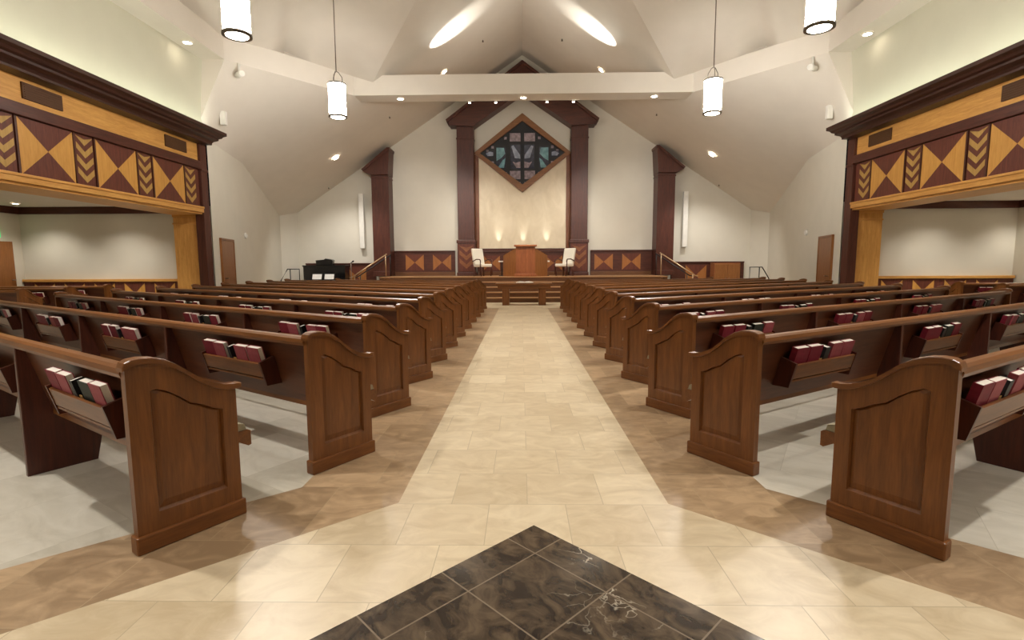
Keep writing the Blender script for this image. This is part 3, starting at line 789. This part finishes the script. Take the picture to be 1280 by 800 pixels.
# handrails at the side steps
for s in (-1, 1):
    for yy, mt, nm in ((20.28, 'brass', 'pale bronze handrail on the near side of the {0} chancel side steps'), (21.0, 'steel', 'dark handrail on the far side of the {0} chancel side steps, by the pillar')):
        root = thing('handrail', nm.format(SIDE[s]), 'handrail', (s*5.3, yy, 0), 0, 'chancel step handrails')
        b = MB(); b.tube([(s*.05, 0, 1.76), (s*1.45, 0, .86), (s*1.55, 0, .84)], .024, mt); b.build('rail', root)
        for x, z0, z1 in ((.10, ZP, 1.73), (1.35, .0, .92)):
            b = MB(); b.tube([(s*x, 0, z0), (s*x, 0, z1)], .02, mt); b.build('post', root)
    root = thing('handrail', f'black steel railing standing in the {SIDE[s]} front corner beyond the pews', 'railing', (s*8.42, 19.3, 0), 0, 'corner railings')
    b = MB(); b.tube([(0, 0, 0), (0, 0, 1.19), (s*.45, 0, 1.19), (s*.72, 0, .76), (s*.70, 0, .66)], .02, 'steel'); b.build('rail', root)
    b = MB(); b.tube([(s*.35, 0, 0), (s*.35, 0, 1.19)], .018, 'steel'); b.build('post', root)

# piano, stands
root = thing('upright_piano', 'black upright piano near the left front wall', 'piano', (-8.0, 20.7, 0))
b = MB(); b.box((-.85, -.05, 0), (.85, .50, 1.30), 'piano', .012); b.box((-.88, -.08, 1.28), (.88, .53, 1.33), 'piano', .01); b.build('case', root)
b = MB(); b.box((-.85, -.36, .62), (.85, -.02, .70), 'piano', .01); b.box((-.85, -.34, 0), (-.77, -.27, .62), 'piano'); b.box((.77, -.34, 0), (.85, -.27, .62), 'piano'); b.build('keyboard_shelf', root)
b = MB(); b.box((-.76, -.34, .70), (.76, -.18, .72), 'ivory'); b.build('keys', root)
b = MB(); b.box((-.34, -.02, 1.33), (.34, .22, 1.52), 'piano', .02); b.prism([(-.35, 1.50), (.37, 1.50), (.30, 1.56), (.06, 1.60), (.0, 1.56), (-.33, 1.53)], 'y', -.03, .24, 'piano'); b.build('music_desk', root)
for x, lab in ((-8.0, 'black music stand with white sheet, left of the pair before the piano'), (-7.52, 'black music stand with white sheet, right of the pair before the piano')):
    root = thing('music_stand', lab, 'music stand', (x, 19.9, 0), 0, 'music stands')
    b = MB(); b.tube([(0, 0, .02), (0, 0, .85)], .015, 'steel'); b.build('pole', root)
    b = MB()
    for a in range(3): b.tube([(0, 0, .12), (.24*cos(a*2.09+.5), .24*sin(a*2.09+.5), .01)], .01, 'steel')
    b.build('tripod_base', root)
    b = MB(); b.prism([(-.03, .78), (.06, 1.02), (.07, 1.02), (-.02, .78)], 'x', -.22, .22, 'steel'); b.build('desk', root)
    b = MB(); b.prism([(-.036, .79), (.04, .985), (.043, .985), (-.03, .79)], 'x', -.18, .18, 'paper'); b.build('sheet_music', root)
root = thing('microphone_stand', 'thin dark microphone stand right of the black piano', 'microphone stand', (-6.72, 20.1, 0))
b = MB(); b.cyl((0, 0), .14, 0, .025, 'steel', 20); b.build('base', root)
b = MB(); b.tube([(0, 0, .02), (0, 0, 1.40)], .014, 'metal'); b.build('pole', root)
b = MB(); b.tube([(-.02, 0, 1.40), (.06, 0, 1.46)], .018, 'steel'); b.tube([(.06, 0, 1.46), (.11, 0, 1.50)], .032, 'steel'); b.build('microphone', root)
root = thing('piano_bench', 'light wooden bench by the handrail right of the piano', 'bench', (-6.45, 19.75, 0))
b = MB(); b.box((-.28, -.17, .66), (.28, .17, .72), 'oak_x', .012); b.build('seat', root)
for x in (-.23, .23):
    for y in (-.12, .12):
        b = MB(); b.box((x-.025, y-.025, 0), (x+.025, y+.025, .66), 'oak_z'); b.build('leg', root)

# column speakers, small wall devices
for s in (-1, 1):
    root = thing('column_speaker', f'tall slim white column speaker on the front wall beside the {SIDE[s]} tall pillar', 'speaker', (s*6.68, YF, 2.02), 0, 'column speakers')
    b = MB(); b.box((-.10, -.26, 0), (.10, -.10, 2.25), 'white', .015); b.build('enclosure', root)
    b = MB(); b.box((-.03, -.10, .3), (.03, -.005, .42), 'white'); b.box((-.03, -.10, 1.8), (.03, -.005, 1.92), 'white'); b.build('wall_bracket', root)
    d = MB(); d.cyl((0, 0), .09, 0, .05, 'white', 20, .07); o = d.build('wall_device')
    y = 16.0; o.location = (s*(flare_x(y)-.002), y, 2.25); o.rotation_euler = (0, -s*pi/2, 0)
    tag(o, f'small round white device on the {SIDE[s]} wall beyond the door', 'wall device', 'round wall devices')
    root = thing('wall_speaker', f'small white box speaker below the {SIDE[s]} corner of the ceiling ring', 'speaker', (s*7.80, 13.72, 5.14), 0, 'small box speakers')
    b = MB(); b.box((-.07, -.06, -.17), (.07, .06, .17), 'white', .012); b.build('enclosure', root)
    b = MB(); b.tube([(0, .0, 0), (s*.20, .24, .03)], .015, 'white'); b.build('bracket', root)
    root = thing('ceiling_device', f'small white cylindrical device hanging at the {SIDE[s]} corner of the ceiling ring', 'ceiling device', (s*7.17, 13.45, 6.12), 0, 'corner ceiling devices')
    b = MB(); b.tube([(-s*.12, -.10, 0), (s*.10, .08, .02)], .07, 'white', 14); b.build('housing', root)
    b = MB(); b.tube([(0, 0, .03), (0, 0, .27)], .03, 'white'); b.build('mount', root)

# ------------------------------------------------------------------ lamps
LW = []
def light(kind, loc, power, color=(1, .86, .68), target=None, size=.08, spot=80, blend=.6, sx=1., sy=1., name='lamp'):
    d = bpy.data.lights.new(name, kind); d.energy = power; d.color = color
    if kind == 'SPOT': d.spot_size = radians(spot); d.spot_blend = blend; d.shadow_soft_size = size
    elif kind == 'AREA': d.shape = 'RECTANGLE'; d.size = sx; d.size_y = sy
    else: d.shadow_soft_size = size
    o = bpy.data.objects.new(name, d); COL.objects.link(o); o.location = loc
    if target is not None:
        o.rotation_euler = (Vector(target)-Vector(loc)).to_track_quat('-Z', 'Y').to_euler()
    return o
WARM = (1, .93, .82); NEUT = (1, .96, .90)
# pendants
def pendant():
    root = bpy.data.objects.new('pendant_lamp', None); COL.objects.link(root)
    b = MB(); b.lathe([(0, .0), (.17, .0), (.185, .02), (.185, .025)], 'metal'); b.lathe([(.205, .0), (.205, .03), (.165, .035), (.165, -.01), (.205, -.005)], 'metal'); b.build('lower_ring', root)
    b = MB(); b.lathe([(0, -.012), (.10, -.012), (.155, -.002), (.16, .004)], 'lamp'); b.build('lens', root)
    b = MB(); b.lathe([(.18, .05), (.185, .07), (.185, .70), (.18, .71), (0, .712)], 'shade'); b.build('glass_shade', root)
    b = MB(); b.lathe([(.205, .70), (.208, .72), (.20, .735), (.0, .745)], 'metal'); b.build('upper_ring', root)
    b = MB()
    for a in range(3):
        c_, s_ = cos(a*2.094+.4), sin(a*2.094+.4)
        b.tube([(.13*c_, .13*s_, .74), (.12*c_, .12*s_, .88), (.05*c_, .05*s_, .98), (0, 0, 1.0)], .008, 'metal', 8)
    b.build('hanger', root)
    b = MB(); b.tube([(0, 0, .99), (0, 0, 3.98)], .011, 'metal', 8); b.build('cord', root)
    return root
pp = None
for s in (-1, 1):
    for i, y in enumerate((6.92, 10.59)):
        o = pendant() if pp is None else copy_tree(pp)
        pp = pp or o
        o.location = (s*3.72, y, 4.26); o.scale = (.88, .88, .88)
        tag(o, f'{["nearer", "farther"][i]} lit cylindrical white glass pendant lamp {SIDE[s]} of the aisle', 'pendant lamp', 'cylindrical pendant lamps')
        light('SPOT', (s*3.72, y, 4.22), 340, NEUT, (s*3.72, y, 0), .06, 130, .7)
    light('SPOT', (s*3.72, 10.85, 5.0), 520, NEUT, (s*6.6, 17.5, 4.9), .15, 105, 1.)  # added fill spot above the far pendant, brightens the ceiling slopes
    for y in (2.85, -1.0): light('SPOT', (s*3.72, y, 4.22), 340, NEUT, (s*3.72, y, 0), .06, 130, .7)

def can(loc, normal, r, label, group):
    root = thing('recessed_downlight', label, 'ceiling light', loc, 0, group)
    root.rotation_euler = Vector(normal).to_track_quat('-Z', 'Y').to_euler()
    b = MB(); b.lathe([(r*1.35, 0), (r*1.35, -.012), (r, -.02), (r, .0)], 'white', n=20); b.build('trim_ring', root)
    b = MB(); b.cyl((0, 0), r, -.012, -.004, 'lamp', 20); b.build('bulb', root)
    return root
for x, w in ((-3.75, 'left'), (0.02, 'middle'), (4.0, 'right')):
    can((x, 16.33, ZR-.002), (0, 0, -1), .09, f'recessed downlight, {w} of three under the front ceiling beam', 'beam downlights')
    light('SPOT', (x, 16.33, ZR-.05), 200, WARM, (x*.9, 16.0, 0), .08, 75, .7)
for s in (-1, 1):
    can((s*7.67, 12.2, ZR-.002), (0, 0, -1), .09, f'recessed downlight under the {SIDE[s]} side of the ceiling ring', 'side ring downlights')
    light('SPOT', (s*7.47, 12.2, ZR-.05), 70, WARM, (s*5.2, 12.2, 0), .08, 44, .9)
    n = Vector((-s*RS, 0, -1)).normalized()
    gx, gy = 6.6, 18.2
    pz = gz(6.55); can((s*6.83, 19.2, gz(6.83)-.012), n, .10, f'bright recessed spotlight in the sloping ceiling over the {SIDE[s]} front pews', 'slope spotlights')
    light('SPOT', (s*6.75, 19.1, gz(6.83)-.15), 420, NEUT, (s*7.2, 20.6, .8), .08, 95, .8)
    can((s*2.7, 18.48, gz(2.7)-.012), n, .09, f'small bright spotlight in the chancel gable slope, {SIDE[s]} of the ridge', 'gable spotlights')
    light('SPOT', (s*2.65, 18.4, gz(2.7)-.12), 450, WARM, (s*1.5, 20.0, .9), .08, 70, .7)
# track heads along the far edge of the beam, aimed at the chancel
for i, x in enumerate((-1.66, -.84, .76, 1.58)):
    root = thing('track_light', ['leftmost', 'inner left', 'inner right', 'rightmost'][i]+' small spotlight head below the far edge of the ceiling beam', 'spotlight', (x, 16.62, ZR+.02), 0, 'beam spotlight heads')
    b = MB(); b.tube([(0, -.02, -.01), (0, .10, -.03)], .045, 'white', 14); b.build('housing', root)
    b = MB(); b.cyl((0, .05), .036, -.072, -.066, 'lamp', 16); b.build('bulb', root)
    light('SPOT', (x, 16.82, ZR-.11), 230, WARM, (x*1.6, 21.4, 2.4), .06, 55, .8)
light('SPOT', (0., 16.85, ZR-.1), 420, WARM, (0., 18.6, .5), .06, 60, .8)
light('SPOT', (-3.2, 16.85, ZR-.1), 300, NEUT, (-4.4, 21.5, 2.6), .06, 70, .9)  # added wash for the left chancel wall, no track head here
light('SPOT', (3.2, 16.85, ZR-.1), 300, NEUT, (4.4, 21.5, 2.6), .06, 70, .9)  # same added wash for the right chancel wall
# pulpit accent
light('SPOT', (0., 16.3, ZR-.1), 700, (1, .72, .5), (.05, 19.6, 1.6), .05, 16, .7)
# uplights on top of the beam
for s in (-1, 1):
    light('SPOT', (s*2.90, 16.42, ZT+.05), 600, (1, .97, .90), (s*2.32, 16.25, gz(2.32)), .03, 42, .6)
    light('SPOT', (s*2.35, 16.45, ZT+.05), 40, (.95, .96, .90), (s*1.2, 15.0, gz(1.2)), .05, 130, 1.)
# three uplights at the foot of the stone panel
for x in (-1.0, .02, 1.0):
    light('SPOT', (x, YF-.20, 2.02), 42, NEUT, (x, YF-.03, 3.6), .03, 42, 1.)
# cove tubes on the side cornices
for s in (-1, 1):
    for y in (0.5, 4.2, 7.9, 11.4):
        light('AREA', (s*7.70, y, 4.67), 11, (.95, 1., .80), (s*7.75, y, 6.5), sx=3.4, sy=.08)
# alcove downlights
for s in (-1, 1):
    for i, (x, y) in enumerate(((10.3, 10.9), (10.3, 12.45), (12.4, 12.55))):
        can((s*x, y, ALC_Z-.002), (0, 0, -1), .075, f'recessed downlight in the {SIDE[s]} alcove ceiling, {["nearest the camera", "near the end wall by the jamb", "in the far outer corner"][i]}', 'alcove downlights')
    for x, y in ((10.3, 10.9), (10.3, 12.3), (12.3, 12.4), (10.3, 8.), (10.3, 4.5), (12., 6.)):
        light('SPOT', (s*x, y, ALC_Z-.06), 92, WARM, (s*x, y+.25, 0), .06, 120, .8)
# downlights high in the roof over the nave (above the frame)
for x, y in ((1.1, 8.6), (1.1, 4.6), (1.6, .6), (4.6, 8.6), (4.6, 4.6), (4.8, .6), (1.2, -2.5)):
    for s in (-1, 1):
        z = min(10.33-.52*x, 9.9)-.35
        light('SPOT', (s*x, y, z), 72, NEUT, (s*x*.95, y+.6, 0), .12, 78, .7)
# added fill hidden on the ring top to brighten the roof evenly
for s in (-1, 1):
    for y in (1., 5.5, 9.5):
        light('AREA', (s*7.62, y, ZT+.06), 290, NEUT, (s*5.0, y, 9.0), sx=3., sy=.1)

light('AREA', (0, 16.5, ZT+.05), 14, NEUT, (0, 18.6, 9.5), sx=2.6, sy=.1)  # added hidden fill on the beam, lifts the chancel gable

# sprinkler heads
def sprinkler(loc, label):
    b = MB(); b.cyl((0, 0), .045, -.012, 0, 'white', 14); b.cyl((0, 0), .018, -.06, -.012, 'metal', 10); b.cyl((0, 0), .03, -.068, -.06, 'metal', 12)
    o = b.build('sprinkler_head', loc=loc); tag(o, label, 'sprinkler', 'ceiling sprinkler heads')
for s in (-1, 1):
    sprinkler((s*4.75, 18.96, gz(4.75)), f'small sprinkler head on the {SIDE[s]} gable slope just below the beam')
    sprinkler((s*7.95, 21.4, gz(7.95)), f'small sprinkler head low on the {SIDE[s]} gable slope near the front wall')
    sprinkler((s*1.33, 18.2, gz(1.33)), f'small sprinkler head on the {SIDE[s]} gable slope above the beam')

# ------------------------------------------------------------------ world and view
w = bpy.data.worlds.new('world'); SC.world = w; w.use_nodes = True
w.node_tree.nodes['Background'].inputs[0].default_value = (.02, .02, .025, 1); w.node_tree.nodes['Background'].inputs[1].default_value = .3
vs = SC.view_settings; vs.view_transform = 'Standard'; vs.look = 'None'; vs.gamma = 1.; vs.use_curve_mapping = False; vs.exposure = .05
SC.cycles.use_denoising = True
SC.cycles.max_bounces = 8; SC.cycles.diffuse_bounces = 5
SC.cycles.sample_clamp_indirect = 6.
